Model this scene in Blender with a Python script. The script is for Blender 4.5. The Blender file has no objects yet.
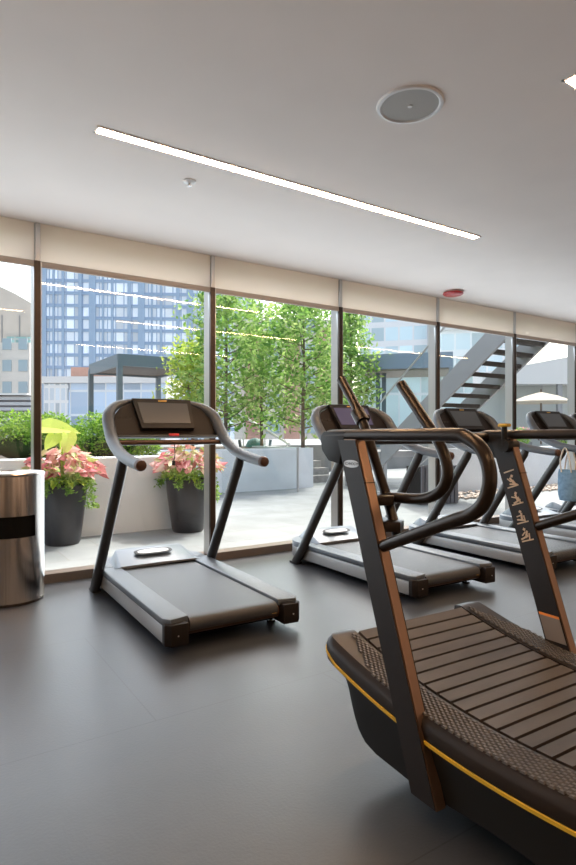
import bpy, bmesh, math, random
from mathutils import Vector, Matrix
sc = bpy.context.scene
random.seed(7)
PI = math.pi
# ---------------------------------------------------------------- camera
TH = math.atan(872/576); CT, ST = math.cos(TH), math.sin(TH)
cam = bpy.data.objects.new('camera', bpy.data.cameras.new('camera')); sc.collection.objects.link(cam)
cam.location = (0, 0, 1.25)
cam.rotation_euler = (PI/2, 0, TH - PI/2)
cam.data.sensor_fit = 'HORIZONTAL'; cam.data.sensor_width = 24; cam.data.lens = 24
cam.data.clip_end = 1000; cam.data.clip_start = .05
sc.camera = cam
# ---------------------------------------------------------------- sky, sun, exposure
w = bpy.data.worlds.new('sky'); sc.world = w; w.use_nodes = True
nt = w.node_tree; nt.nodes.clear()
sky = nt.nodes.new('ShaderNodeTexSky'); sky.sky_type = 'NISHITA'; sky.sun_disc = False
sky.sun_elevation = math.radians(52); sky.sun_rotation = math.radians(50)
sky.air_density = 1.3; sky.dust_density = 5.0; sky.ozone_density = 1.0
bgd = nt.nodes.new('ShaderNodeBackground'); bgd.inputs[1].default_value = 0.42
hs = nt.nodes.new('ShaderNodeHueSaturation'); hs.inputs['Saturation'].default_value = .62
wo = nt.nodes.new('ShaderNodeOutputWorld')
nt.links.new(sky.outputs[0], hs.inputs['Color']); nt.links.new(hs.outputs[0], bgd.inputs[0]); nt.links.new(bgd.outputs[0], wo.inputs[0])
sun = bpy.data.objects.new('sun', bpy.data.lights.new('sun', 'SUN')); sc.collection.objects.link(sun)
sun.data.energy = 4.3; sun.data.angle = math.radians(1.2); sun.data.color = (1, .95, .87)
sun.rotation_euler = Vector((.8, .2, 1.15)).to_track_quat('Z', 'Y').to_euler()
sc.view_settings.view_transform = 'Standard'; sc.view_settings.look = 'None'
sc.view_settings.exposure = 0.08; sc.view_settings.gamma = 1; sc.view_settings.use_curve_mapping = False
LED_STRENGTH = 75.0
def area(name, loc, size, power, col, look):
    L = bpy.data.lights.new(name, 'AREA'); L.shape = 'RECTANGLE'; L.size, L.size_y = size; L.energy = power; L.color = col
    o = bpy.data.objects.new(name, L); sc.collection.objects.link(o); o.location = loc
    o.rotation_euler = Vector(look).to_track_quat('-Z', 'Y').to_euler(); return o
area('room_wash_light', (7, -4.0, 1.5), (12, 2.8), 62, (1, .62, .4), (0, 1, .1))  # unseen warm fill added at the back wall to brighten the room
area('window_daylight', (5.2, 5.0, 1.35), (15, 2.5), 200, (.76, .89, 1), (0, -1, .1))  # area fill added just inside the glass, standing in for daylight

# ---------------------------------------------------------------- materials
def nodes(name):
    m = bpy.data.materials.new(name); m.use_nodes = True
    return m, m.node_tree, m.node_tree.nodes['Principled BSDF']
def mat(name, col, rough=.5, metal=0, noise=0, nscale=8, bump=0, bscale=60, stretch=(1,1,1), spec=.5, coat=0, emit=None, es=0):
    m, t, p = nodes(name)
    p.inputs['Base Color'].default_value = (*col, 1); p.inputs['Roughness'].default_value = rough
    p.inputs['Metallic'].default_value = metal; p.inputs['Specular IOR Level'].default_value = spec
    p.inputs['Coat Weight'].default_value = coat
    if emit: p.inputs['Emission Color'].default_value = (*emit, 1); p.inputs['Emission Strength'].default_value = es
    if noise or bump:
        tc = t.nodes.new('ShaderNodeTexCoord'); mp = t.nodes.new('ShaderNodeMapping'); mp.inputs['Scale'].default_value = stretch
        t.links.new(tc.outputs['Object'], mp.inputs[0])
    if noise:
        n = t.nodes.new('ShaderNodeTexNoise'); n.inputs['Scale'].default_value = nscale; n.inputs['Detail'].default_value = 5
        t.links.new(mp.outputs[0], n.inputs['Vector'])
        r = t.nodes.new('ShaderNodeMapRange'); r.inputs[1].default_value = .3; r.inputs[2].default_value = .7
        r.inputs[3].default_value = 1 - noise; r.inputs[4].default_value = 1 + noise
        t.links.new(n.outputs[0], r.inputs[0])
        mx = t.nodes.new('ShaderNodeMix'); mx.data_type = 'RGBA'; mx.blend_type = 'MULTIPLY'; mx.inputs[0].default_value = 1
        mx.inputs[6].default_value = (*col, 1); t.links.new(r.outputs[0], mx.inputs[7]); t.links.new(mx.outputs[2], p.inputs['Base Color'])
    if bump:
        n = t.nodes.new('ShaderNodeTexNoise'); n.inputs['Scale'].default_value = bscale; n.inputs['Detail'].default_value = 4
        t.links.new(mp.outputs[0], n.inputs['Vector'])
        b = t.nodes.new('ShaderNodeBump'); b.inputs['Strength'].default_value = bump; b.inputs['Distance'].default_value = .01
        t.links.new(n.outputs[0], b.inputs['Height']); t.links.new(b.outputs[0], p.inputs['Normal'])
    return m
def glass_mat(name, tint=(.93, .97, .96), refl=1.0):
    m = bpy.data.materials.new(name); m.use_nodes = True; t = m.node_tree; t.nodes.clear()
    o = t.nodes.new('ShaderNodeOutputMaterial'); mx = t.nodes.new('ShaderNodeMixShader')
    tr = t.nodes.new('ShaderNodeBsdfTransparent'); gl = t.nodes.new('ShaderNodeBsdfGlossy'); fr = t.nodes.new('ShaderNodeFresnel')
    tr.inputs[0].default_value = (*tint, 1); gl.inputs['Roughness'].default_value = .01
    t.nodes.remove(fr); lw = t.nodes.new('ShaderNodeLayerWeight'); lw.inputs['Blend'].default_value = .5
    pw = t.nodes.new('ShaderNodeMath'); pw.operation = 'POWER'; pw.inputs[1].default_value = 5
    mu = t.nodes.new('ShaderNodeMath'); mu.operation = 'MULTIPLY_ADD'; mu.inputs[1].default_value = .9*refl; mu.inputs[2].default_value = .035*refl; mu.use_clamp = True
    t.links.new(lw.outputs['Facing'], pw.inputs[0]); t.links.new(pw.outputs[0], mu.inputs[0]); t.links.new(mu.outputs[0], mx.inputs[0])
    t.links.new(tr.outputs[0], mx.inputs[1]); t.links.new(gl.outputs[0], mx.inputs[2]); t.links.new(mx.outputs[0], o.inputs[0])
    return m
def leaf_mat(name, c1, c2, c3, trans=.45, rough=.5):
    m = bpy.data.materials.new(name); m.use_nodes = True; t = m.node_tree; t.nodes.clear()
    o = t.nodes.new('ShaderNodeOutputMaterial'); g = t.nodes.new('ShaderNodeNewGeometry'); r = t.nodes.new('ShaderNodeValToRGB')
    e = r.color_ramp.elements; e[0].color = (*c1, 1); e[1].color = (*c3, 1); x = e.new(.5); x.color = (*c2, 1)
    t.links.new(g.outputs['Random Per Island'], r.inputs[0])
    d = t.nodes.new('ShaderNodeBsdfPrincipled'); d.inputs['Roughness'].default_value = rough
    tl = t.nodes.new('ShaderNodeBsdfTranslucent'); mx = t.nodes.new('ShaderNodeMixShader'); mx.inputs[0].default_value = trans
    t.links.new(r.outputs[0], d.inputs['Base Color']); t.links.new(r.outputs[0], tl.inputs[0])
    t.links.new(d.outputs[0], mx.inputs[1]); t.links.new(tl.outputs[0], mx.inputs[2]); t.links.new(mx.outputs[0], o.inputs[0])
    return m
def grid_mat(name, glass, frame, sx, sy, tx=.12, ty=.14, rough=.15, metal=.0, axis=0, var=.25):
    """window-grid facade: panes sx by sy metres with mullions between, pane tones vary"""
    m, t, p = nodes(name)
    tc = t.nodes.new('ShaderNodeTexCoord'); sp = t.nodes.new('ShaderNodeSeparateXYZ'); t.links.new(tc.outputs['Object'], sp.inputs[0])
    def M(op, a, b=None):
        n = t.nodes.new('ShaderNodeMath'); n.operation = op
        for i, v in enumerate((a, b)):
            if v is None: continue
            if isinstance(v, (int, float)): n.inputs[i].default_value = v
            else: t.links.new(v, n.inputs[i])
        return n.outputs[0]
    ax = M('ADD', sp.outputs[0], sp.outputs[1]) if axis == 2 else sp.outputs[axis]
    fx = M('DIVIDE', ax, sx); fz = M('DIVIDE', sp.outputs[2], sy)
    lx = M('LESS_THAN', M('FRACT', fx), tx); lz = M('LESS_THAN', M('FRACT', fz), ty); f = M('MAXIMUM', lx, lz)
    cb = t.nodes.new('ShaderNodeCombineXYZ'); t.links.new(M('FLOOR', fx), cb.inputs[0]); t.links.new(M('FLOOR', fz), cb.inputs[1])
    wn = t.nodes.new('ShaderNodeTexWhiteNoise'); t.links.new(cb.outputs[0], wn.inputs[0])
    hv = t.nodes.new('ShaderNodeHueSaturation'); hv.inputs['Color'].default_value = (*glass, 1)
    t.links.new(M('ADD', M('MULTIPLY', wn.outputs[0], 2*var), 1 - var), hv.inputs['Value'])
    mx = t.nodes.new('ShaderNodeMix'); mx.data_type = 'RGBA'; t.links.new(f, mx.inputs[0])
    t.links.new(hv.outputs[0], mx.inputs[6]); mx.inputs[7].default_value = (*frame, 1)
    t.links.new(mx.outputs[2], p.inputs['Base Color']); p.inputs['Metallic'].default_value = metal
    t.links.new(M('ADD', M('MULTIPLY', f, .5), rough), p.inputs['Roughness'])
    return m

M_ceil = mat('ceiling_paint', (.82, .745, .695), .9, noise=.02, nscale=2)
M_wall = mat('wall_paint', (.5, .44, .39), .9, noise=.02)
def floor_mat():
    m, t, p = nodes('rubber_floor')
    tc = t.nodes.new('ShaderNodeTexCoord')
    n = t.nodes.new('ShaderNodeTexNoise'); n.inputs['Scale'].default_value = 2.2; n.inputs['Detail'].default_value = 8; n.inputs['Roughness'].default_value = .65
    t.links.new(tc.outputs['Object'], n.inputs['Vector'])
    r = t.nodes.new('ShaderNodeValToRGB'); r.color_ramp.elements[0].position = .3; r.color_ramp.elements[1].position = .72
    r.color_ramp.elements[0].color = (.027, .032, .04, 1); r.color_ramp.elements[1].color = (.046, .052, .063, 1)
    t.links.new(n.outputs[0], r.inputs[0])
    # tile seams
    br = t.nodes.new('ShaderNodeTexBrick'); br.offset = .5; br.inputs['Scale'].default_value = 1
    br.inputs['Brick Width'].default_value = 1.8; br.inputs['Row Height'].default_value = 1.2; br.inputs['Mortar Size'].default_value = .003
    br.inputs['Color1'].default_value = br.inputs['Color2'].default_value = (1, 1, 1, 1); br.inputs['Mortar'].default_value = (.55, .55, .55, 1)
    t.links.new(tc.outputs['Object'], br.inputs['Vector'])
    mx = t.nodes.new('ShaderNodeMix'); mx.data_type = 'RGBA'; mx.blend_type = 'MULTIPLY'; mx.inputs[0].default_value = 1
    t.links.new(r.outputs[0], mx.inputs[6]); t.links.new(br.outputs[0], mx.inputs[7]); t.links.new(mx.outputs[2], p.inputs['Base Color'])
    rr = t.nodes.new('ShaderNodeMapRange'); rr.inputs[3].default_value = .3; rr.inputs[4].default_value = .46
    t.links.new(n.outputs[0], rr.inputs[0]); t.links.new(rr.outputs[0], p.inputs['Roughness'])
    n2 = t.nodes.new('ShaderNodeTexNoise'); n2.inputs['Scale'].default_value = 90; n2.inputs['Detail'].default_value = 3
    t.links.new(tc.outputs['Object'], n2.inputs['Vector'])
    b = t.nodes.new('ShaderNodeBump'); b.inputs['Strength'].default_value = .15; b.inputs['Distance'].default_value = .004
    t.links.new(n2.outputs[0], b.inputs['Height']); t.links.new(b.outputs[0], p.inputs['Normal'])
    p.inputs['Specular IOR Level'].default_value = .6
    return m
M_floor = floor_mat()
def paving_mat():
    m, t, p = nodes('terrace_paving')
    tc = t.nodes.new('ShaderNodeTexCoord')
    br = t.nodes.new('ShaderNodeTexBrick'); br.offset = .5; br.inputs['Scale'].default_value = 1
    br.inputs['Brick Width'].default_value = .9; br.inputs['Row Height'].default_value = .6; br.inputs['Mortar Size'].default_value = .006
    br.inputs['Color1'].default_value = (.23, .25, .255, 1); br.inputs['Color2'].default_value = (.27, .29, .3, 1); br.inputs['Mortar'].default_value = (.22, .22, .22, 1)
    t.links.new(tc.outputs['Object'], br.inputs['Vector'])
    n = t.nodes.new('ShaderNodeTexNoise'); n.inputs['Scale'].default_value = 1.5; n.inputs['Detail'].default_value = 6
    t.links.new(tc.outputs['Object'], n.inputs['Vector'])
    mx = t.nodes.new('ShaderNodeMix'); mx.data_type = 'RGBA'; mx.blend_type = 'OVERLAY'; mx.inputs[0].default_value = .35
    t.links.new(br.outputs[0], mx.inputs[6]); t.links.new(n.outputs[0], mx.inputs[7]); t.links.new(mx.outputs[2], p.inputs['Base Color'])
    p.inputs['Roughness'].default_value = .8
    return m
M_pave = paving_mat()
M_concrete = mat('white_concrete', (.74, .79, .84), .8, noise=.05, nscale=3, bump=.1)
M_step = mat('step_stone', (.32, .31, .3), .8, noise=.15, nscale=10)
M_soil = mat('soil', (.05, .04, .03), .95, noise=.4, nscale=30, bump=.6)
M_gravel = mat('gravel', (.45, .4, .35), .9, noise=.5, nscale=60, bump=1, bscale=50)
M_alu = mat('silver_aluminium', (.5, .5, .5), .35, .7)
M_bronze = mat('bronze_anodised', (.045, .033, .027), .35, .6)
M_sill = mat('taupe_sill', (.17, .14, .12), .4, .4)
M_hem = mat('shade_hem_bar', (.4, .35, .31), .5)
M_glass = glass_mat('window_glass', (.975, .985, .98), refl=.7)
M_bglass = glass_mat('balustrade_glass', (.95, .97, .97), refl=.6)
def shade_mat():
    m = bpy.data.materials.new('shade_fabric'); m.use_nodes = True; t = m.node_tree; t.nodes.clear()
    o = t.nodes.new('ShaderNodeOutputMaterial'); d = t.nodes.new('ShaderNodeBsdfDiffuse'); tl = t.nodes.new('ShaderNodeBsdfTranslucent')
    tr = t.nodes.new('ShaderNodeBsdfTransparent'); a = t.nodes.new('ShaderNodeMixShader'); b = t.nodes.new('ShaderNodeMixShader')
    d.inputs[0].default_value = (.9, .86, .81, 1); tl.inputs[0].default_value = (.97, .89, .81, 1)
    a.inputs[0].default_value = .8; b.inputs[0].default_value = .1
    t.links.new(d.outputs[0], a.inputs[1]); t.links.new(tl.outputs[0], a.inputs[2]); t.links.new(a.outputs[0], b.inputs[1]); t.links.new(tr.outputs[0], b.inputs[2])
    t.links.new(b.outputs[0], o.inputs[0]); return m
M_shade = shade_mat()
M_white = mat('white_paint', (.75, .74, .73), .5)
M_grille = mat('speaker_mesh', (.45, .43, .4), .7, 0, bump=.6, bscale=300)
M_led = mat('led_diffuser', (1, .95, .85), .5, emit=(1, .62, .33), es=LED_STRENGTH)
M_red = mat('red_plastic', (.4, .03, .03), .35)
M_steel = mat('brushed_steel', (.5, .455, .41), .2, 1, noise=.12, nscale=4, stretch=(30, 30, .4))
M_black = mat('black_void', (.006, .006, .006), .8, spec=.05)
# treadmill
M_tsilver = mat('treadmill_silver', (.36, .355, .35), .38, .6)
M_tdark = mat('treadmill_dark_plastic', (.012, .009, .008), .5, spec=.18, noise=.05)
M_trail = mat('treadmill_foot_rail', (.07, .083, .1), .36, bump=.25, bscale=200)
M_belt = mat('treadmill_belt', (.035, .038, .044), .42, bump=.3, bscale=350, noise=.06, nscale=6)
M_hood = mat('treadmill_motor_cover', (.06, .072, .09), .3, coat=.2)
M_tube = mat('treadmill_grey_tube', (.07, .08, .095), .42, bump=.15, bscale=220)
M_post = mat('treadmill_post', (.03, .028, .026), .33, .3)
M_cap = mat('brown_grip_cap', (.07, .035, .022), .35, .2)
M_house = mat('screen_housing_plastic', (.01, .008, .007), .5, spec=.25)
M_screen = mat('screen_glass', (.035, .04, .048), .3)
M_scrlit = mat('screen_lit', (.05, .05, .06), .2, emit=(.2, .15, .5), es=.12)
M_gold = mat('gold_badge', (.55, .33, .07), .4, .4)
M_logo = mat('white_logo', (.8, .8, .8), .5)
M_redkey = mat('red_safety_key', (.55, .04, .05), .4)
# skillmill
M_sk = mat('bronze_black_body', (.018, .012, .009), .34, .3, noise=.05, spec=.35)
M_skshade = mat('dark_side_plate', (.014, .011, .01), .45, spec=.3)  # shade on the upright sides put into the colour
M_sklit = mat('bronze_black_post', (.21, .135, .095), .36, .85)  # bronze brightened so the narrow faces carry painted warm light
M_sktube = mat('bronze_black_tube', (.024, .016, .011), .28, .45)
M_slat = mat('rubber_slat', (.036, .027, .022), .5, noise=.2, nscale=5, stretch=(1, 6, 1))
M_skbump = mat('tread_plate_rubber', (.045, .037, .032), .42)
M_skirt = mat('matte_black_shell', (.009, .009, .009), .55, spec=.3)
M_yellow = mat('yellow_accent', (.55, .36, .03), .4)
M_picto = mat('pictogram_cream', (.55, .42, .3), .5)
M_label = mat('grey_sticker', (.2, .17, .15), .4)
M_orange = mat('orange_sticker', (.8, .25, .04), .4)
# outdoors
M_pot = mat('charcoal_pot', (.035, .037, .045), .35, noise=.2, nscale=5)
M_hedge = leaf_mat('hedge_leaf', (.08, .2, .02), (.2, .4, .05), (.45, .65, .1), .45)
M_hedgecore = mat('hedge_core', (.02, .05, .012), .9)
M_tree = leaf_mat('tree_leaf', (.1, .26, .05), (.28, .48, .1), (.6, .75, .28), .5)
M_tree2 = leaf_mat('yellow_green_leaf', (.28, .42, .06), (.5, .62, .1), (.7, .75, .2), .5)
M_bark = mat('bark', (.15, .11, .08), .9, noise=.3, nscale=20, bump=.5)
M_pink = leaf_mat('caladium_leaf', (.8, .2, .26), (.92, .6, .56), (.42, .5, .16), .35)
M_pinkd = leaf_mat('coleus_leaf', (.3, .05, .06), (.7, .3, .3), (.3, .42, .1), .3)
M_lime = leaf_mat('lime_leaf', (.4, .6, .06), (.6, .8, .12), (.75, .85, .2), .45)
M_mid = leaf_mat('mid_green_leaf', (.1, .25, .03), (.25, .42, .07), (.4, .6, .15), .4)
M_pergola = mat('slate_grey_metal', (.14, .19, .23), .5, .2)
M_soffit = mat('dark_soffit', (.06, .045, .035), .6)
M_louvre = mat('pale_louvre', (.52, .53, .56), .5, .2)
M_stair = mat('stair_steel', (.36, .36, .37), .5, .3)
M_tread = mat('stair_tread', (.06, .05, .045), .7)
M_cream = mat('cream_cladding', (.7, .66, .6), .8, noise=.06)
M_beige = mat('beige_concrete', (.62, .56, .49), .85, noise=.1, nscale=.3)
M_brick = mat('pinkish_brick', (.5, .3, .24), .85, noise=.15, nscale=.8)
M_palewin = mat('pale_window', (.35, .45, .5), .15)
M_slatbox = mat('grey_slat', (.16, .17, .2), .6)
M_denim = mat('denim_cloth', (.14, .24, .34), .85, noise=.2, nscale=30, bump=.3)
M_strap = mat('pale_strap', (.6, .55, .48), .7)
M_teal = mat('teal_cover', (.1, .25, .24), .6)
M_city = mat('city_ground', (.3, .3, .3), .9)
M_canopy = mat('canopy_fascia', (.22, .29, .38), .5, .2)
M_cansof = mat('canopy_soffit', (.3, .27, .24), .7)

# ---------------------------------------------------------------- mesh helpers
class B:
    def __init__(s): s.bm = bmesh.new()
    def box(s, c, d, bev=0, rot=None, seg=2):
        r = bmesh.ops.create_cube(s.bm, size=1); vs = r['verts']
        bmesh.ops.scale(s.bm, vec=d, verts=vs)
        if bev:
            es = list({e for v in vs for e in v.link_edges})
            rr = bmesh.ops.bevel(s.bm, geom=es, offset=bev, segments=seg, affect='EDGES', profile=.5)
            vs = list({v for f in rr['faces'] for v in f.verts} | {v for v in vs if v.is_valid})
            allv = set(vs); st = list(vs)
            while st:
                v = st.pop()
                for e in v.link_edges:
                    o = e.other_vert(v)
                    if o not in allv: allv.add(o); st.append(o)
            vs = list(allv)
        if rot is not None: bmesh.ops.transform(s.bm, matrix=rot, verts=vs)
        bmesh.ops.translate(s.bm, vec=c, verts=vs); return s
    def tube(s, pts, r, seg=12, cap=True, flat=1.0):
        pts = [Vector(p) for p in pts]; n = len(pts); rs = r if isinstance(r, (list, tuple)) else [r]*n
        rings = []; up = None
        for i, p in enumerate(pts):
            t = (pts[min(i+1, n-1)] - pts[max(i-1, 0)]).normalized()
            if up is None: up = t.cross(Vector((0, 0, 1)) if abs(t.z) < .9 else Vector((1, 0, 0))).normalized()
            else: up = (up - t*up.dot(t)).normalized()
            sd = t.cross(up)
            rings.append([s.bm.verts.new(p + (up*math.cos(2*PI*k/seg) + sd*math.sin(2*PI*k/seg)*flat)*rs[i]) for k in range(seg)])
        for a, b in zip(rings, rings[1:]):
            for k in range(seg):
                f = s.bm.faces.new((a[k], a[(k+1) % seg], b[(k+1) % seg], b[k])); f.smooth = True
        if cap:
            s.bm.faces.new(rings[0][::-1]); s.bm.faces.new(rings[-1])
        return s
    def lathe(s, prof, c=(0, 0, 0), seg=32, cap=True):
        rings = [[s.bm.verts.new((c[0]+r*math.cos(2*PI*k/seg), c[1]+r*math.sin(2*PI*k/seg), c[2]+z)) for k in range(seg)] for r, z in prof]
        for a, b in zip(rings, rings[1:]):
            for k in range(seg):
                f = s.bm.faces.new((a[k], a[(k+1) % seg], b[(k+1) % seg], b[k])); f.smooth = True
        if cap: s.bm.faces.new(rings[0][::-1]); s.bm.faces.new(rings[-1])
        return s
    def prism(s, poly, lo, hi, axis=2, bev=0):
        """extrude a 2-D outline between lo and hi along axis"""
        def pt(a, b, h): return (a, b, h) if axis == 2 else ((h, a, b) if axis == 0 else (a, h, b))
        A = [s.bm.verts.new(pt(*p, lo)) for p in poly]; Bv = [s.bm.verts.new(pt(*p, hi)) for p in poly]
        f1 = s.bm.faces.new(A[::-1]); f2 = s.bm.faces.new(Bv); n = len(poly)
        for i in range(n): s.bm.faces.new((A[i], A[(i+1) % n], Bv[(i+1) % n], Bv[i]))
        if bev:
            bmesh.ops.bevel(s.bm, geom=list(f1.edges)+list(f2.edges), offset=bev, segments=2, affect='EDGES', profile=.5)
        return s
    def hexa(s, p):
        v = [s.bm.verts.new(q) for q in p]
        for f in ((0, 3, 2, 1), (4, 5, 6, 7), (0, 1, 5, 4), (1, 2, 6, 5), (2, 3, 7, 6), (3, 0, 4, 7)): s.bm.faces.new([v[i] for i in f])
        return s
    def loft(s, rings, close=True, cap=True):
        R = [[s.bm.verts.new(p) for p in r] for r in rings]
        for a, b in zip(R, R[1:]):
            n = len(a)
            for k in range(n if close else n-1):
                f = s.bm.faces.new((a[k], a[(k+1) % n], b[(k+1) % n], b[k])); f.smooth = True
        if cap: s.bm.faces.new(R[0][::-1]); s.bm.faces.new(R[-1])
        return s
    def obj(s, name, m, parent=None, label=None, sharp=True):
        bmesh.ops.recalc_face_normals(s.bm, faces=s.bm.faces)
        if sharp:
            for e in s.bm.edges:
                if len(e.link_faces) == 2 and e.calc_face_angle(0) > .6: e.smooth = False
            for f in s.bm.faces: f.smooth = True
        me = bpy.data.meshes.new(name); s.bm.to_mesh(me); s.bm.free(); me.materials.append(m)
        return link(name, me, parent, label)
def link(name, data, parent=None, label=None):
    o = bpy.data.objects.new(name, data); sc.collection.objects.link(o)
    if parent: o.parent = parent
    if label: o['label'] = label
    return o
def thing(name, label, cat, loc=(0, 0, 0), rz=0, group=None):
    o = bpy.data.objects.new(name, None); sc.collection.objects.link(o); o.location = loc; o.rotation_euler = (0, 0, rz)
    o.empty_display_size = .1
    return tag(o, label, cat, group)
def tag(o, label, cat, group=None, kind=None):
    o['label'] = label; o['category'] = cat
    if group: o['group'] = group
    if kind: o['kind'] = kind
    return o
def struct(o, label=None):
    o['kind'] = 'structure'
    if label: o['label'] = label
    return o
def copy_tree(o, parent=None):
    c = o.copy(); sc.collection.objects.link(c); c.parent = parent
    for ch in list(o.children): copy_tree(ch, c)
    return c
def smooth_path(pts, n=8):
    """Catmull-Rom through the points"""
    P = [Vector(p) for p in pts]; P = [P[0]*2-P[1]] + P + [P[-1]*2-P[-2]]; out = []
    for i in range(1, len(P)-2):
        for k in range(n):
            t = k/n; a, b, c, d = P[i-1:i+3]
            out.append(.5*((2*b)+(c-a)*t+(2*a-5*b+4*c-d)*t*t+(3*b-a-3*c+d)*t**3))
    out.append(P[-2]); return out
def text(body, size, m, name, parent, loc, rot, label=None, depth=.0008):
    cu = bpy.data.curves.new(name, 'FONT'); cu.body = body; cu.size = size; cu.align_x = 'CENTER'; cu.align_y = 'CENTER'; cu.extrude = depth
    tmp = bpy.data.objects.new('t', cu); sc.collection.objects.link(tmp); bpy.context.view_layer.update()
    me = bpy.data.meshes.new_from_object(tmp.evaluated_get(bpy.context.evaluated_depsgraph_get()))
    bpy.data.objects.remove(tmp); me.materials.clear(); me.materials.append(m)
    o = link(name, me, parent, label); o.location = loc; o.rotation_euler = rot; return o
def px(u, Z, z=0):                     # a point at picture column u and depth Z, in world coordinates
    X = (u-288)/576*Z; return (X*ST+Z*CT, Z*ST-X*CT, z)

# ---------------------------------------------------------------- room shell
WY = 5.07; CZ = 2.97; X0, X1, Y0 = -2.3, 13.3, -4.2
struct(B().box(((X0+X1)/2, (Y0+WY)/2+.1, -.1), (X1-X0, WY-Y0+.2, .2)).obj('floor', M_floor))
struct(B().box(((X0+X1)/2, (Y0+WY)/2+.1, CZ+.1), (X1-X0, WY-Y0+.2, .2)).obj('ceiling', M_ceil))
struct(B().box(((X0+X1)/2, Y0-.1, CZ/2), (X1-X0, .2, CZ)).obj('wall_back', M_wall))
struct(B().box((X0-.1, (Y0+WY)/2, CZ/2), (.2, WY-Y0+.4, CZ)).obj('wall_left', M_wall))
struct(B().box((X1+.1, (Y0+WY)/2, CZ/2), (.2, WY-Y0+.4, CZ)).obj('wall_right', M_wall))
struct(B().box(((X0+X1)/2, 5.47, CZ+.3), (X1-X0, .26, .18)).obj('trim_1', M_white), 'roof edge overhanging the glass wall outside')  # added above the view to block sun from the interior floor
SP = 1.587; mx0 = .888
wi = 0
for k in range(-2, 8):
    xa = mx0 + k*SP; xb = xa + SP
    wi += 1
    root = struct(B().box(((xa+xb)/2, WY+.13, .03), (SP, .22, .05)).box(((xa+xb)/2, WY+.015, .035), (SP, .03, .08)).obj('window_%d' % wi, M_sill), 'floor-to-ceiling glazed bay of the window wall')
    B().box(((xa+xb)/2, WY+.13, 1.51), (SP-.055, .012, 2.88)).obj('glass', M_glass, root)
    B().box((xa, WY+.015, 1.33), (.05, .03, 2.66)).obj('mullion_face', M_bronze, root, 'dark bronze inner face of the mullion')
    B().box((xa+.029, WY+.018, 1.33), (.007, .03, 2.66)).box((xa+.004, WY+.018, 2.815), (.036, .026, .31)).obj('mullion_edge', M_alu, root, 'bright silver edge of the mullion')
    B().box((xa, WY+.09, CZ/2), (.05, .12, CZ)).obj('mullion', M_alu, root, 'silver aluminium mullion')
    B().box(((xa+xb)/2, WY+.2, CZ-.03), (SP-.055, .08, .06)).obj('head_frame', M_alu, root)
# roller shades
shade_lab = {0: 'pale roller shade at the left edge, left of the first dark mullion', 1: 'wide cream roller shade above the treadmill beside the steel bin',
             2: 'cream roller shade in front of the leafy trees', 3: 'cream roller shade above the grey outdoor canopy', 4: 'cream roller shade above the middle of the outdoor staircase, right of the red alarm',
             5: 'cream roller shade above the upper end of the outdoor staircase', 6: 'cream roller shade at the far right edge'}
for k in range(-1, 6):
    xa = mx0 + k*SP; xc = xa+SP/2; i = k+1
    t = thing('roller_shade', shade_lab[i], 'roller shade', (xc, WY+.016, 2.615), 0, 'roller shades along the window wall')
    B().box((0, 0, .195), (SP-.05, .004, .32)).obj('shade_fabric', M_shade, t)
    B().box((0, 0, .02), (SP-.045, .022, .05), .004).obj('hem_bar', M_hem, t, 'taupe hem bar')
# ---------------------------------------------------------------- ceiling fittings
def led(x0, x1, y, label):
    t = thing('linear_ceiling_light', label, 'ceiling light', ((x0+x1)/2, y, CZ), 0, 'recessed linear lights in the ceiling')
    L = x1-x0
    B().box((0, 0, -.004), (L, .06, .008), .002).obj('diffuser', M_led, t, 'glowing warm white diffuser')
    b = B()
    for s in (-1, 1): b.box((0, s*.036, -.003), (L+.03, .012, .006))
    for s in (-1, 1): b.box((s*(L/2+.008), 0, -.003), (.014, .08, .006))
    b.obj('trim_frame', M_white, t)
led(.9, 4.18, 3.32, 'long glowing linear light running across the ceiling near the window wall')
led(2.68, 6.0, 1.57, 'linear ceiling light whose tip just enters at the right edge')
led(-1.9, 1.38, 1.55, 'linear ceiling light above the left of the room, seen mirrored in the window glass')
led(-1.9, 1.38, -1.2, 'linear ceiling light left of and behind the viewer')
led(2.72, 6.0, -1.2, 'linear ceiling light right of and behind the viewer')
led(7.5, 10.8, 1.55, 'linear ceiling light far right over the machines')
t = thing('ceiling_speaker', 'round grey mesh speaker with white rim recessed in the ceiling', 'speaker', (2.2, 2.17, CZ))
B().lathe([(.148, 0), (.148, -.006), (.156, -.012), (.17, -.01), (.175, 0)], seg=48, cap=False).obj('rim', M_white, t)
B().lathe([(.15, -.001), (.148, -.006), (.08, -.008), (.002, -.008)], seg=40, cap=True).obj('grille', M_grille, t)
B().lathe([(.012, -.008), (.012, -.012), (.002, -.012)], seg=12).obj('badge', M_white, t, 'tiny white badge in the centre')
t = thing('sprinkler_head', 'small round sprinkler head on the ceiling below the long light strip', 'sprinkler', (1.61, 3.66, CZ))
B().lathe([(.045, 0), (.045, -.006), (.03, -.012), (.012, -.014)], seg=24).obj('escutcheon', M_white, t)
B().lathe([(.009, -.012), (.009, -.03), (.018, -.032), (.018, -.036)], seg=12).obj('nozzle', M_alu, t)
t = thing('fire_alarm', 'red round fire alarm on the ceiling near the window wall', 'fire alarm', (5.55, 4.75, CZ))
B().lathe([(.1, 0), (.105, -.012), (.1, -.02)], seg=32).obj('base', M_white, t, 'pale mounting base')
B().lathe([(.118, -.015), (.124, -.03), (.11, -.045), (.08, -.054), (.03, -.057)], seg=32).obj('cover', M_red, t)

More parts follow.
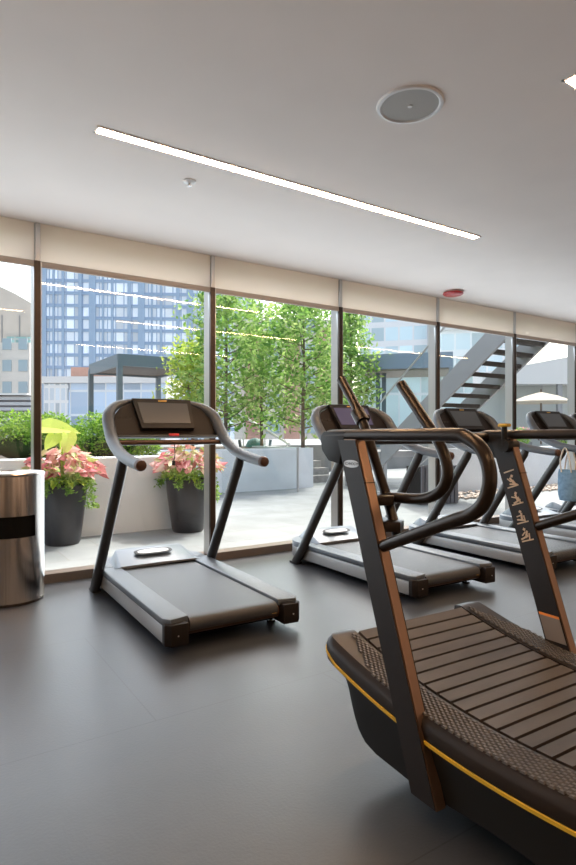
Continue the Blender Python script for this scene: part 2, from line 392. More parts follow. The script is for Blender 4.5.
# ---------------------------------------------------------------- steel bin
t = thing('waste_bin', 'round brushed steel waste bin with a dark opening, by the window', 'waste bin', (.64, 4.76, 0), 0)
t.rotation_euler[2] = math.atan2(-4.76, -.64)
R_ = .24; seg = 64
b = B(); bm = b.bm
def ring(z, r=R_): return [bm.verts.new((r*math.cos(2*PI*k/seg), r*math.sin(2*PI*k/seg), z)) for k in range(seg)]
zs = [.02, .49, .645, .94]; rg = [ring(z) for z in zs]
for j in range(3):
    for k in range(seg):
        if j == 1 and (k < 8 or k >= seg-8): continue
        bm.faces.new((rg[j][k], rg[j][(k+1) % seg], rg[j+1][(k+1) % seg], rg[j+1][k]))
ri = [ring(z, R_-.006) for z in zs]
for j in range(3):
    for k in range(seg):
        if j == 1 and (k < 8 or k >= seg-8): continue
        bm.faces.new((ri[j][k], ri[j+1][k], ri[j+1][(k+1) % seg], ri[j][(k+1) % seg]))
b.obj('shell', M_steel, t)
B().lathe([(.225, .03), (.225, .92)], seg=32).obj('liner', M_black, t, 'black inner liner behind the opening')
B().lathe([(.243, .93), (.246, .945), (.24, .955), (.215, .957), (.2, .945)], seg=64).obj('lid', M_steel, t, 'flat rimmed steel lid')
B().lathe([(.235, 0), (.238, .02), (.238, .025)], seg=48).obj('base_ring', M_bronze, t)

# ---------------------------------------------------------------- treadmills
A = math.radians(-1.73); ca, sa = math.cos(A), math.sin(A)
def xy(u, v): return (u*ca - v*sa, u*sa + v*ca)
def arc_rect(x, y0, y1, r, n=6):
    pts = [(-x, y0), (x, y0)]
    pts += [(x-r+r*math.cos(a), y1-r+r*math.sin(a)) for a in [PI/2*i/n for i in range(n+1)]]
    pts += [(-x+r+r*math.cos(a), y1-r+r*math.sin(a)) for a in [PI/2+PI/2*i/n for i in range(n+1)]]
    return pts
def make_treadmill():
    t = thing('treadmill', 'x', 'treadmill', (0, 0, 0), 0, 'grey running treadmills lined up facing the windows')
    B().prism([(-.44, 1.40), (.44, 1.40)] + arc_rect(.44, 1.40, 1.86, .28, 10)[2:], .05, .15, bev=.01).obj('front_frame', M_tsilver, t, 'silver lower front frame')
    for s in (-1, 1): B().box((s*.425, .73, .103), (.035, 1.36, .1), .006).obj('side_panel', M_tsilver, t, 'silver side panel')
    B().prism(arc_rect(.405, .16, 1.8, .25), .035, .15).obj('underside', M_black, t)
    # foot rails
    for s in (-1, 1):
        B().prism([(s*.30, .03), (s*.415, .0), (s*.45, .05), (s*.45, 1.45), (s*.43, 1.55), (s*.30, 1.42)][::s], .158, .2, bev=.008).obj('foot_rail', M_trail, t)
        e = B().prism([(s*.315, -.02), (s*.42, -.025), (s*.449, .01), (s*.449, .045), (s*.315, .13)][::s], .048, .175, bev=.012).obj('end_cap', M_tdark, t, 'dark rear end cap')
        B().lathe([(.004, 0), (.005, .002), (.001, .003)], seg=10).obj('screw', M_alu, e).location = (s*.38, -.026, .11)
        e.children[0].rotation_euler = (PI/2, 0, 0)
        f = B().tube([(s*.36, .22, 0), (s*.36, .22, .012)], .03, 16).tube([(s*.36, .22, .01), (s*.36, .22, .06)], .01, 8).obj('levelling_foot', M_post, t)
    # belt
    ys = [1.5, .09]; prof = [(1.5, .184)] + [(.09, .184)] + [(.06-.045*math.sin(a)+0, .139+.045*math.cos(a)) for a in [PI*i/10 for i in range(1, 11)]] + [(.09, .09), (.09, .165), (1.5, .165)]
    B().prism(prof, -.292, .292, axis=0).obj('running_belt', M_belt, t)
    B().tube([(-.31, .07, .12), (.31, .07, .12)], .042, 20).obj('rear_roller', M_cap, t, 'brown rear roller cover')
    B().box((.268, .022, .135), (.03, .006, .035)).obj('warning_sticker', M_gold, t, 'small yellow sticker')
    # motor cover
    rings = []
    for yy, z, hw in ((1.37, .195, .31), (1.375, .21, .31), (1.64, .282, .275), (1.68, .287, .265), (1.72, .278, .25), (1.80, .235, .23), (1.84, .19, .22)):
        rings.append([(-hw-.055, yy, .19), (-hw-.05, yy, .2), (-hw-.01, yy, z-.006), (-hw+.005, yy, z), (0, yy, z+.004), (hw-.005, yy, z), (hw+.01, yy, z-.006), (hw+.05, yy, .2), (hw+.055, yy, .19)])
    mc = B().loft(rings).obj('motor_cover', M_hood, t)
    B().prism([(-.44, 1.43), (.44, 1.43)] + arc_rect(.44, 1.43, 1.86, .28, 10)[2:], .15, .2, bev=.012).obj('front_shroud', M_trail, t)
    tilt = math.atan2(.035, .14)
    def oval(a, b_, m, name, dz):
        n = 28; bb = B(); pl = [(a*math.copysign(abs(math.cos(q))**.6, math.cos(q)), b_*math.copysign(abs(math.sin(q))**.8, math.sin(q))) for q in [2*PI*i/n for i in range(n)]]
        bb.prism(pl, 0, .003); o = bb.obj(name, m, mc); o.location = (0, 1.54, .266+dz); o.rotation_euler = (.2, 0, 0); return o
    oval(.16, .056, M_tdark, 'logo_recess', .006); oval(.13, .038, M_tsilver, 'logo_plate', .0085)
    text('TECHNOGYM', .038, M_logo, 'logo_lettering', mc, (0, 1.54, .2785), (.2, 0, 0), 'white maker lettering')
    # uprights
    for s in (-1, 1):
        u = B().tube([(s*.468, 1.56, .02), (s*.468, 1.5, .08), (s*.468, 1.46, .13), (s*.448, .86, 1.02), (s*.447, .835, 1.075)], [.034, .038, .038, .036, .03], 16, flat=1.25).obj('upright', M_post, t)
        B().box((s*.46, 1.57, .012), (.07, .12, .024), .006).obj('upright_foot', M_post, t)
        pth = [(s*.442, .47, 1.043), (s*.445, .64, 1.06), (s*.447, .88, 1.10), (s*.447, 1.08, 1.18), (s*.443, 1.2, 1.28), (s*.43, 1.28, 1.38), (s*.36, 1.35, 1.455), (s*.25, 1.39, 1.492)]
        h = B().tube(smooth_path(pth, 6), [.036+.008*min(1, i/20) if i < 30 else .044-.026*(i-30)/13 for i in range(43)], 16).obj('handrail', M_tube, t)
        B().tube([(s*.442, .442, 1.041), (s*.442, .45, 1.042), (s*.442, .475, 1.0445)], [.02, .035, .04], 16).obj('grip_cap', M_cap, h, 'brown rounded grip end')
    # console
    def cons(y, z): return (y, z)
    out = [(-.42, 1.215), (-.425, 1.27), (-.40, 1.36), (-.33, 1.44), (-.23, 1.485), (0, 1.495), (.23, 1.485), (.33, 1.44), (.40, 1.36), (.425, 1.27), (.42, 1.215)]
    def yof(z): return 1.19 + (z-1.21)*.62
    b = B(); fr = [(x, yof(z)-.0, z) for x, z in out]; bk = [(x, yof(z)+.05, z-.012) for x, z in out]
    b.loft([fr, bk]); pn = b.obj('console_panel', M_tdark, t)
    B().tube(smooth_path([(-.27, 1.37+.01, 1.49), (-.12, 1.395, 1.503), (.12, 1.395, 1.503), (.27, 1.38, 1.49)], 6), .018, 10).obj('console_rim', M_tube, t)
    R = Matrix.Rotation(-math.atan(.62), 4, 'X')
    def P(x, zz, d): # point on tilted console plane, d towards user
        n = Vector((0, -1, .62)).normalized(); return Vector((x, yof(zz), zz)) + n*d
    sb = B()
    sb.hexa([P(-.205, 1.262, .0), P(.215, 1.262, 0), P(.215, 1.262, .045), P(-.205, 1.262, .045), P(-.235, 1.5, 0), P(.245, 1.5, 0), P(.245, 1.5, .03), P(-.235, 1.5, .03)])
    so = sb.obj('screen_housing', M_house, t)
    B().hexa([P(-.185, 1.30, .042), P(.195, 1.30, .042), P(.195, 1.30, .046), P(-.185, 1.30, .046), P(-.198, 1.465, .033), P(.208, 1.465, .033), P(.208, 1.465, .0365), P(-.198, 1.465, .0365)]).obj('display', M_screen, so, 'dark glossy display')
    p = P(.005, 1.482, .033); B().box(p, (.07, .004, .012), .002).obj('badge', M_gold, so, 'small gold badge')
    for x in (-.36, -.315, -.27): B().box(P(x, 1.36, .001), (.028, .003, .018)).obj('button', M_post, pn)
    B().box((0, 1.165, 1.222), (.86, .05, .018), .006).obj('tray', M_tube, t, 'grey tray edge under the console')
    B().tube([(-.45, 1.15, 1.175), (.45, 1.15, 1.175)], .02, 12).obj('crossbar', M_cap, t, 'brown sensor crossbar')
    B().box((.03, 1.14, 1.232), (.08, .03, .022), .006).obj('safety_key', M_redkey, t, 'red safety key')
    B().tube(smooth_path([(.03, 1.13, 1.16), (.03, 1.12, 1.08), (.02, 1.12, 1.03)], 4), .004, 6).tube([(.02, 1.12, 1.035), (.02, 1.12, 1.0)], .014, 8).obj('safety_cord', M_post, t)
    return t
tm = make_treadmill()
labs = ['grey treadmill on the left, nearest the steel bin, standing apart from the others', 'grey treadmill with lit purple screen, directly behind the curved manual treadmill',
        'grey treadmill in front of the outdoor stair, second from the purple-screened one', 'grey treadmill right of the outdoor stair, behind the far post of the curved manual treadmill',
        'grey treadmill at the right edge, only a sliver of its console showing']
labs[2] = 'grey treadmill with dark screen framed between the two uprights of the curved treadmill'
poss = [(1.553, 3.09), (3.42, 3.08), (4.98, 3.08), (6.55, 3.08), (7.62, 3.2)]
tms = []
for i, (u, v) in enumerate(poss):
    o = tm if i == 0 else copy_tree(tm)
    x, y = xy(u, v); o.location = (x, y, 0); o.rotation_euler = (0, 0, A); o['label'] = labs[i]; tms.append(o)
for o in tms[1].children:
    for c in o.children:
        if c.name.startswith('display'):
            c.data = c.data.copy(); c.data.materials[0] = M_scrlit; c['label'] = 'purple lit display'

# ---------------------------------------------------------------- curved manual treadmill
def rim(v): k = .2 if v > 1.13 else .25; return .333 + k*(v-1.13)**2*(1 if v > 1.13 else .62)
t = thing('curved_treadmill', 'large bronze-black curved manual treadmill with slatted belt and yellow side line in the foreground', 'treadmill', (*xy(1.79, .95), 0), A)
V0 = .95
V_END, V_BEG = 1.905, .0
def stations(n=48): return [V_BEG + (V_END-V_BEG)*i/n for i in range(n+1)]
def hw(v, w=.46, r=.07):   # rounded plan corners
    d = min(V_END-v, v-V_BEG)
    return w - (r - math.sqrt(max(0, r*r-(r-d)**2)) if d < r else 0)
vs = sorted(set(stations() + [V_END-.004, V_END-.012, V_END-.03, V_END-.05, V_BEG+.004, V_BEG+.012, V_BEG+.03]))
def endz(v):
    d = min(V_END-v, v-V_BEG); return 0.02*(1-min(1, d/.05))**2
rings = []
for v in vs:
    h = hw(v); z = rim(v)-endz(v); y = v-V0
    rings.append([(-h, y, z-.085), (-h-.004, y, z-.03), (-h+.006, y, z-.012), (-h+.022, y, z), (-.315, y, z-.002), (-.31, y, z-.03),
                  (.31, y, z-.03), (.315, y, z-.002), (h-.022, y, z), (h-.006, y, z-.012), (h+.004, y, z-.03), (h, y, z-.085)])
B().loft(rings).obj('deck_rim', M_sk, t, 'bronze-brown curved deck rim')
# lower shell
TAB = [(0, .40), (.1, .27), (.2, .12), (.3, .09), (.8, .09), (1.1, .09), (1.4, .065), (1.6, .075), (1.66, .09), (1.695, .115), (1.73, .17), (1.765, .265), (1.8, .325), (1.9, .40), (2, .41)]
def lerp_tab(v):
    for (a, b), (c, d) in zip(TAB, TAB[1:]):
        if a <= v <= c: return b+(d-b)*(v-a)/(c-a)
    return .4
vs = sorted(set(vs + [1.60+.02*i for i in range(12)]))
rings = []
for v in vs:
    h = hw(v)-.012; z = rim(v)-.075; y = v-V0
    low = min(lerp_tab(v), z-.01); k = .02
    rings.append([(-h, y, z), (-h+.006, y, z-(z-low)*.35), (-h+k, y, low+.015), (-h+k+.02, y, low), (h-k-.02, y, low), (h-k, y, low+.015), (h-.006, y, z-(z-low)*.35), (h, y, z)])
B().loft(rings).obj('lower_shell', M_skirt, t, 'matte black lower shell')
for s in (-1, 1):
    b = B(); rr = []
    for v in vs:
        if v > V_END-.001: continue
        h = hw(v); z = rim(v)-.072-(.0); z += .03*max(0, (v-1.8)/.1); y = v-V0
        rr.append([(s*(h-.004), y, z-.007), (s*(h+.0065), y, z-.0048), (s*(h+.0065), y, z+.0048), (s*(h-.004), y, z+.007)])
    b.loft(rr).obj('accent_stripe', M_yellow, t, 'yellow accent stripe')
    b = B(); v = .03
    n = 0
    while v < 1.885:
        m_ = 7 if (n % 2 == 0) else 6
        wj = .105
        for j in range(m_):
            xx = .335 + (j + (.0 if n % 2 == 0 else .5))*wj/6
            if xx > .345 + (1.84-v)*.42 or v > 1.84: continue
            zz = rim(v)-endz(v)+.0008; sl = math.atan((rim(v+.01)-rim(v-.01))/.02)
            r0 = Matrix.Rotation(sl, 4, 'X')
            c = Vector((s*xx, v-V0, zz)); q = [Vector(p_) for p_ in ((-.0075, -.009, 0), (.0075, -.009, 0), (.0075, .009, 0), (-.0075, .009, 0), (-.004, -.005, .005), (.004, -.005, .005), (.004, .005, .005), (-.004, .005, .005))]
            b.hexa([c + r0 @ p_ for p_ in q])
        v += .014; n += 1
    b.obj('studded_foot_strip', M_skbump, t, 'studded rubber foot strip')
# slats
b = B(); v = .05; i = 0
while v < 1.86:
    va, vb = v, min(v+.056, 1.88); za, zb = rim(va)-.001, rim(vb)-.001
    b.hexa([(-.303, va-V0, za-.028), (.303, va-V0, za-.028), (.303, vb-V0, zb-.028), (-.303, vb-V0, zb-.028), (-.303, va+.003-V0, za), (.303, va+.003-V0, za), (.303, vb-.003-V0, zb), (-.303, vb-.003-V0, zb)])
    v += .0625; i += 1
b.obj('slatted_belt', M_slat, t, 'ribbed belt of wide rubber slats')
b = B(); b.loft([[(-.308, v-V0, rim(v)-.022), (.308, v-V0, rim(v)-.022), (.308, v-V0, rim(v)-.026), (-.308, v-V0, rim(v)-.026)] for v in vs if .02 < v < 1.89]).obj('belt_bed', M_black, t)
# feet
for s in (-1, 1):
    for yy in (.25, 1.3):
        B().lathe([(.03, 0), (.03, .02), (.012, .025), (.012, .07)], (s*.24, yy-V0, 0), 16).obj('foot', M_black, t)
vfs = {-1: lambda z: 1.34+.348*z, 1: lambda z: 1.39+.33*z}
def post(x0, x1, zlo, vf):
    p = []
    for z in (zlo, 1.225):
        f = vf(z); p += [(x0, f-.11-V0, z), (x1, f-.11-V0, z), (x1, f-V0, z), (x0, f-V0, z)]
    b = B().hexa(p); bmesh.ops.bevel(b.bm, geom=b.bm.edges[:], offset=.004, segments=2, affect='EDGES'); return b
pl = {}
for s, x0, x1 in ((-1, -.477, -.432), (1, .43, .475)):
    vf = vfs[s]
    po = post(x0, x1, .085, vf).obj('upright', M_sklit, t); pl[s] = po; xm = (x0+x1)/2
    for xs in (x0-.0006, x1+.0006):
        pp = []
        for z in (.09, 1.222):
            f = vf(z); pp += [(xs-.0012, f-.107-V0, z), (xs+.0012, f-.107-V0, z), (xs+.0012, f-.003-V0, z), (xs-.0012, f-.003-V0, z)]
        B().hexa(pp).obj('side_plate', M_skshade, po, 'dark side face of the upright')  # thin dark sheet laid over the side to paint its shade
    b = B()
    for zz in (1.07,):
        b.box((xm, vf(zz)-.055-V0, zz), (.047, .113, .0025))
    b.obj('joint_line', M_black, po)
    path = [(xm, 1.86-V0, 1.235), (xm, 1.8-V0, 1.24), (xm, 1.5-V0, 1.242), (xm, 1.22-V0, 1.243)]
    path += [(xm, 1.165-V0, 1.236), (xm, 1.112-V0, 1.205), (xm, 1.085-V0, 1.155), (xm, 1.082-V0, 1.1), (xm, 1.105-V0, 1.045), (xm, 1.15-V0, 1.01), (xm, 1.22-V0, .982), (xm, 1.54-V0, .851), (xm, 1.58-V0, .835)]
    B().tube(smooth_path(path, 5), .021, 16).obj('side_handrail', M_sktube, t, 'bronze-black looped side handrail')
    # end pod of the cross member
    B().prism([(1.72-V0, 1.255), (1.86-V0, 1.255), (1.885-V0, 1.235), (1.875-V0, 1.18), (1.83-V0, 1.14), (1.76-V0, 1.13)], x0+.002, x1-.002, axis=0, bev=.005).obj('cross_member_cap', M_skirt, t)
B().tube([(-.45, 1.83-V0, 1.225), (.45, 1.83-V0, 1.225)], .026, 16).obj('crossbar', M_sktube, t, 'bronze-black front crossbar')
# curved push handles on the near upright
xh = -.355
vf = vfs[-1]
hb = [(1.69, 1.005), (1.6, 1.012), (1.48, 1.018), (1.41, 1.03), (1.355, 1.06), (1.33, 1.105), (1.335, 1.155), (1.365, 1.215), (1.41, 1.268), (1.55, 1.425)]
h = B().tube(smooth_path([(xh, v-V0, z) for v, z in hb], 5), .019, 14).obj('push_handle', M_sktube, t, 'upswept curved push handle')
ha = [(1.56, .86), (1.62, 1.0), (1.67, 1.1), (1.77, 1.3), (1.905, 1.47)]
h2 = B().tube(smooth_path([(xh+.0, v-V0, z) for v, z in ha], 5), .019, 14).obj('push_handle', M_sktube, t, 'straight angled push handle')
B().tube([(xh, 1.765-V0, 1.292), (xh, 1.80-V0, 1.335)], .028, 14).tube([(xh-.025, 1.77-V0, 1.3), (xh+.03, 1.77-V0, 1.31)], .013, 10).obj('clamp', M_sktube, h2)
for z0, v0 in ((1.005, 1.68), (.915, 1.645)):
    B().prism([(-.432, v0-.095-V0), (-.38, v0-.12-V0), (-.335, v0-.09-V0), (-.33, v0+.0-V0), (-.36, v0+.03-V0), (-.432, v0+.0-V0)], z0-.018, z0+.018, bev=.004).obj('clamp_bracket', M_sktube, t)
# knob on far upright
B().tube([(.40, 1.70-V0, 1.19), (.48, 1.70-V0, 1.19)], .03, 16).tube([(.41, 1.70-V0, 1.19), (.41, 1.70-V0, 1.275)], .012, 10).obj('selector_lever', M_skirt, t)
B().box((.41, 1.70-V0, 1.283), (.036, .05, .016), .006).obj('lever_cap', M_yellow, t, 'yellow lever cap')
# logo, pictograms, stickers
lp = B(); n = 24
lp.prism([(.045*math.cos(2*PI*i/n), .014*math.sin(2*PI*i/n)) for i in range(n)], 0, .0015)
vf = vfs[-1]
lo = lp.obj('logo_plate', M_tsilver, pl[-1]); lo.location = (-.4792, vfs[-1](1.13)-.055-V0, 1.135); lo.rotation_euler = (PI/2, 0, -PI/2)
text('TECHNOGYM', .015, M_black, 'logo_lettering', lo, (0, 0, .0016), (0, 0, 0), depth=.0004)
vf = vfs[1]
def on_far(z, dv, w, hgt, bm_b, ang=0):   # small flat mark on the inner face of the far upright
    c = Vector((.4262, vf(z)-.055+dv-V0, z)); d = Vector((0, .352, 1)).normalized(); e = Vector((0, 1, -.352)).normalized()
    u_ = e*math.cos(ang)+d*math.sin(ang); w_ = d*math.cos(ang)-e*math.sin(ang)
    p = [c + u_*a*w/2 + w_*q*hgt/2 + Vector((k, 0, 0)) for k in (0, .002) for a, q in ((-1, -1), (1, -1), (1, 1), (-1, 1))]
    bm_b.hexa(p)
for i, z in enumerate((1.03, .955, .875, .80)):
    b = B(); on_far(z-.022, 0, .06, .006, b); on_far(z-.012, .006*(i-1), .04, .007, b, .25*(-1)**i)
    on_far(z+.004, -.002, .009, .032, b, .3*(i-1.5)); on_far(z+.024, .004*(i-2), .011, .011, b, .7); on_far(z+.004, .012, .024, .005, b, .9-.5*i)
    on_far(z-.004, -.014, .006, .03, b, -.4+.2*i)
    b.obj('exercise_pictogram', M_picto, pl[1], 'small cream exercise pictogram')
b = B(); on_far(1.075, 0, .055, .006, b); b.obj('pictogram_heading', M_picto, pl[1])
def quadpatch(z0, z1, m, name, lab):
    b = B(); x = .4262; p = []
    for k in (0, .0015):
        p += [(x+k, vf(z0)-.103-V0, z0), (x+k, vf(z0)-.01-V0, z0), (x+k, vf(z1)-.01-V0, z1), (x+k, vf(z1)-.103-V0, z1)]
    b.hexa(p).obj(name, m, pl[1], lab)
quadpatch(.375, .472, M_label, 'sticker', 'grey printed sticker'); quadpatch(.472, .482, M_orange, 'sticker', 'orange sticker band')

# ---------------------------------------------------------------- bag on the right treadmill
bx, by = xy(6.12, 3.88)
t = thing('tote_bag', 'light blue cloth bag with pale straps hanging from a treadmill handrail at the right edge', 'bag', (bx, by, .42), A+PI/2)
rings = []
for z, hw_, d in ((.06, .10, .05), (.12, .12, .06), (.25, .125, .05), (.36, .12, .035), (.41, .11, .02)):
    rings.append([(hw_*math.cos(2*PI*k/20)*(1+.06*math.sin(5*k)), d*math.sin(2*PI*k/20), z) for k in range(20)])
B().loft(rings).obj('bag_body', M_denim, t)
for s in (-1, 1):
    B().tube(smooth_path([(-.06, s*.03, .38), (-.055, s*.055, .52), (0, s*.052, .66), (.055, s*.055, .52), (.06, s*.03, .38)], 5), .008, 8).obj('strap', M_strap, t)

# ---------------------------------------------------------------- outdoors: ground and walls
struct(B().box((7, 12.65, -.13), (36, 14.8, .2)).obj('terrace', M_pave), 'pale stone paved terrace outside')
struct(B().box((0, 160, -14), (700, 420, 1)).obj('city_ground', M_city), 'city ground far below the terrace')
struct(B().box((-3.72, 7.5, .44), (14.04, .44, .98)).box((3.22, 9.15, .44), (.16, 3.5, .98)).obj('planter_wall', M_concrete), 'white rendered low planter wall in front of the hedge')
struct(B().box((5.4, 11.1, .42), (5.0, .4, .94)).box((7.9, 12.3, .42), (.3, 2.4, .94)).obj('garden_wall', M_concrete), 'white rendered low wall below the trees')
struct(B().box((14.2, 8.3, .42), (9.9, .3, .98)).obj('boundary_wall', M_concrete), 'white low wall right of the outdoor stair')
struct(B().box((-3.7, 9.4, .4), (13.68, 3.5, .9)).obj('planting_bed', M_soil), 'planting bed behind the hedge wall')
struct(B().box((5.4, 13.2, .4), (4.9, 3.8, .9)).box((-3, 13.2, .4), (12, 3.8, .9)).obj('planting_bed', M_soil), 'planting bed under the trees')
t = struct(B().box((7.6, 22, .4), (30, 14, .9)).obj('upper_terrace', M_pave), 'raised paved terrace beyond')
for i in range(3):
    pass
b = B()
for i in range(5): b.box((8.75, 12.0+i*.35+.5, .085+.17*i-.03), (1.3, 1.2, .17))
struct(b.obj('terrace_steps', M_step), 'short flight of grey stone steps up to the raised terrace')
b = B(); rnd = random.Random(3)
for i in range(420):
    x, y = rnd.uniform(8.6, 13.6), rnd.uniform(7.3, 8.1); r = rnd.uniform(.02, .05)
    m4 = Matrix.Translation((x, y, r*.4-.02)) @ Matrix.Diagonal((r*1.3, r, r*.7, 1)); bmesh.ops.create_icosphere(b.bm, subdivisions=1, radius=1, matrix=m4)
tag(b.obj('pebbles', mat('pebble', (.5, .42, .36), .85, noise=.4, nscale=9)), 'pale brown pebbles along the foot of the white wall outside', 'pebbles', kind='stuff')
# glass panel posts
t = thing('glass_balustrade', 'frameless glass guard panel standing in front of the white wall by the grey steps', 'balustrade', (7.0, 10.25, 0), 0)
B().box((-.9, 0, .45), (1.8, .012, .86)).obj('glass_panel', M_bglass, t)
B().box((.02, 0, .45), (.03, .04, .96)).obj('post', M_alu, t)
t = thing('stair_handrail', 'pale sloping handrail beside the grey stone steps', 'handrail', (8.1, 12.2, .85), 0)
B().tube([(0, 0, .1), (0, 2.5, .9)], .03, 10).obj('rail', M_white, t)
for y in (.1, 1.2, 2.4): B().tube([(0, y, 0), (0, y, .1+.32*y)], .02, 8).obj('baluster', M_white, t)

# ---------------------------------------------------------------- foliage
def leafmesh(name, pts, size, m, seed=0, up=.3, elong=1.6):
    rn = random.Random(seed); V = []; Fc = []
    for p in pts:
        d = Vector((rn.gauss(0, 1), rn.gauss(0, 1), rn.gauss(0, .7))).normalized()
        n = (Vector((rn.gauss(0, 1), rn.gauss(0, 1), rn.gauss(0, 1)+up*3))).normalized()
        sd = d.cross(n)
        if sd.length < .1: continue
        sd.normalize(); s = size*rn.uniform(.6, 1.3); p = Vector(p); i = len(V)
        nn = d.cross(sd)*s*.12
        V += [p, p+d*s*elong*.45+sd*s*.36+nn, p+d*s*elong, p+d*s*elong*.45-sd*s*.36+nn]; Fc += [(i, i+1, i+2), (i, i+2, i+3)]
    me = bpy.data.meshes.new(name); me.from_pydata(V, [], Fc); me.materials.append(m); return me
rn = random.Random(5)
# hedge shrubs
def shrub_pts(n, rx, ry, h, seed):
    r = random.Random(seed); P = []
    lumps = [(r.uniform(-rx*.6, rx*.6), r.uniform(-ry*.5, ry*.5), h*(.3+.5*(i_ % 3)/2), r.uniform(.45, .62)) for i_ in range(14)]
    for _ in range(n):
        l = r.choice(lumps); th = r.uniform(0, 2*PI); cz = r.uniform(-.7, 1); q = math.sqrt(max(0, 1-cz*cz)); rad = l[3]*r.uniform(.8, 1.02)*.8
        P.append((l[0]+rad*q*math.cos(th)*rx*1.1, l[1]+rad*q*math.sin(th)*ry, max(.02, l[2]+rad*cz*h*.65)))
    return P
sh = [leafmesh('foliage', shrub_pts(8500, .62, .6, .62, s), .035, M_hedge, s) for s in range(2)]
hedge_labs = ['clipped green shrub of the hedge seen left of the first dark mullion', 'clipped green shrub of the hedge right behind the lime-leaved pot', 'clipped green shrub of the hedge just left of the treadmill console',
              'clipped green shrub of the hedge behind the treadmill console']
for i, x in enumerate((-1.0, .2, 1.38, 2.5)):
    if i == 0: lab = 'clipped green shrub at the far left end of the hedge'
    else: lab = hedge_labs[i]
    if i == 1: lab = hedge_labs[0]
    if i == 2: lab = 'clipped green shrub of the hedge behind the pot nearest the bin'
    if i == 3: lab = hedge_labs[2]
    t = thing('hedge_shrub', lab, 'shrub', (x, 8.36+.05*(i % 2), .85), (i % 2)*PI, 'clipped shrubs forming the hedge')
    link('foliage', sh[i % 2], t)
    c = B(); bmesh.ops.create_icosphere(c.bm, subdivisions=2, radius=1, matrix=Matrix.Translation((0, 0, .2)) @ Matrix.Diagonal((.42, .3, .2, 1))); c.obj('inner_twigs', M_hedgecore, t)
t = thing('hedge_shrub', 'clipped green shrub of the hedge, half hidden behind the treadmill handrails, beside the second pot', 'shrub', (2.2, 9.75, .85), 2.2, 'clipped shrubs forming the hedge')
link('foliage', sh[0], t).scale = (.7, .8, .75)
# trees
def tree(name, label, x, y, z0, h, rx, m, nleaf, seed, lsize, thin=.05, clear=.5):
    t = thing(name, label, 'tree', (x, y, z0), 0, 'young trees in the planting bed'); r = random.Random(seed)
    b = B(); b.tube(smooth_path([(0, 0, 0), (r.uniform(-.05, .05), 0, h*.3), (r.uniform(-.1, .1), 0, h*.6), (0, 0, h*.95)], 4), [thin*(1-.06*i) for i in range(13)], 8)
    tips = []
    for k in range(34):
        z = h*(clear/h + (1-clear/h)*(k+.5)/34*.95); th = k*2.4; L = rx*(1.0 - .75*max(0, (z/h-.45)/.55)**1.5)*r.uniform(.65, 1.1)*min(1, .6+z/h)
        e = Vector((math.cos(th)*L, math.sin(th)*L, z+L*r.uniform(.25, .6))); st = Vector((0, 0, z)); mid = (st+e)/2 + Vector((0, 0, -.05))
        b.tube([st, mid, e], [thin*.35, thin*.22, thin*.08], 5, cap=False)
        for _ in range(5): tips.append(st.lerp(e, r.uniform(.45, 1.05)) + Vector((r.gauss(0, .1), r.gauss(0, .1), r.gauss(0, .1))))
    b.obj('trunk', M_bark, t)
    P = []
    for _ in range(nleaf):
        c = r.choice(tips); P.append((c.x+r.gauss(0, .15), c.y+r.gauss(0, .15), c.z+r.gauss(0, .16)))
    link('foliage', leafmesh('foliage', P, lsize, m, seed), t)
def tpos(u, Z): q = px(u, Z); return q[0], q[1]
x, y = tpos(226, 13.4); tree('young_tree', 'leafy green tree just right of the second mullion', x, y, .8, 3.9, 1.15, M_tree, 3600, 11, .1)
x, y = tpos(303, 13.7); tree('young_tree', 'leafy green tree with visible trunk above the white wall, centre of the third bay', x, y, .8, 3.7, 1.2, M_tree, 3600, 12, .1)
x, y = tpos(262, 15.5); tree('young_tree', 'green tree filling the gap behind the two front trees', x, y, .8, 3.9, 1.1, M_tree, 1700, 13, .1)
x, y = tpos(350, 16.0); tree('young_tree', 'leafy green tree left of the grey outdoor canopy', x, y, -.03, 4.7, .75, M_tree, 3600, 14, .1, .06, 1.3)
x, y = tpos(192, 14.2); tree('young_tree', 'bright yellow-green tree right of the grey pergola', x, y, .8, 2.6, .75, M_tree2, 3200, 15, .08)

# potted plants
def big_leaf(b, base, tip, width, fold=.12, sd0=None):
    base, tip = Vector(base), Vector(tip); d = tip-base; n = 8; L = d.length; dn = d.normalized()
    sd = dn.cross(Vector((0, 0, 1))); sd = sd.normalized() if sd.length > .05 else Vector((1, 0, 0)); up = sd.cross(dn)
    if sd0 is not None: sd = (sd0-dn*sd0.dot(dn)).normalized(); up = sd.cross(dn)
    prof = [(-.18, .55), (-.02, .85), (.15, 1), (.35, .92), (.55, .72), (.75, .42), (.9, .18), (1.0, .0)]
    Ls, Rs, Cs = [], [], []
    for q, w_ in prof:
        droop = -up*(q*q*L*.22)
        c = base + d*max(0, q) + droop; e = base + d*q + droop
        Cs.append(b.bm.verts.new(c)); Ls.append(b.bm.verts.new(e+sd*w_*width/2+up*fold*width*w_)); Rs.append(b.bm.verts.new(e-sd*w_*width/2+up*fold*width*w_))
    for k in range(len(prof)-1):
        for S in (Ls, Rs):
            try: b.bm.faces.new((Cs[k], Cs[k+1], S[k+1], S[k]))
            except ValueError: pass
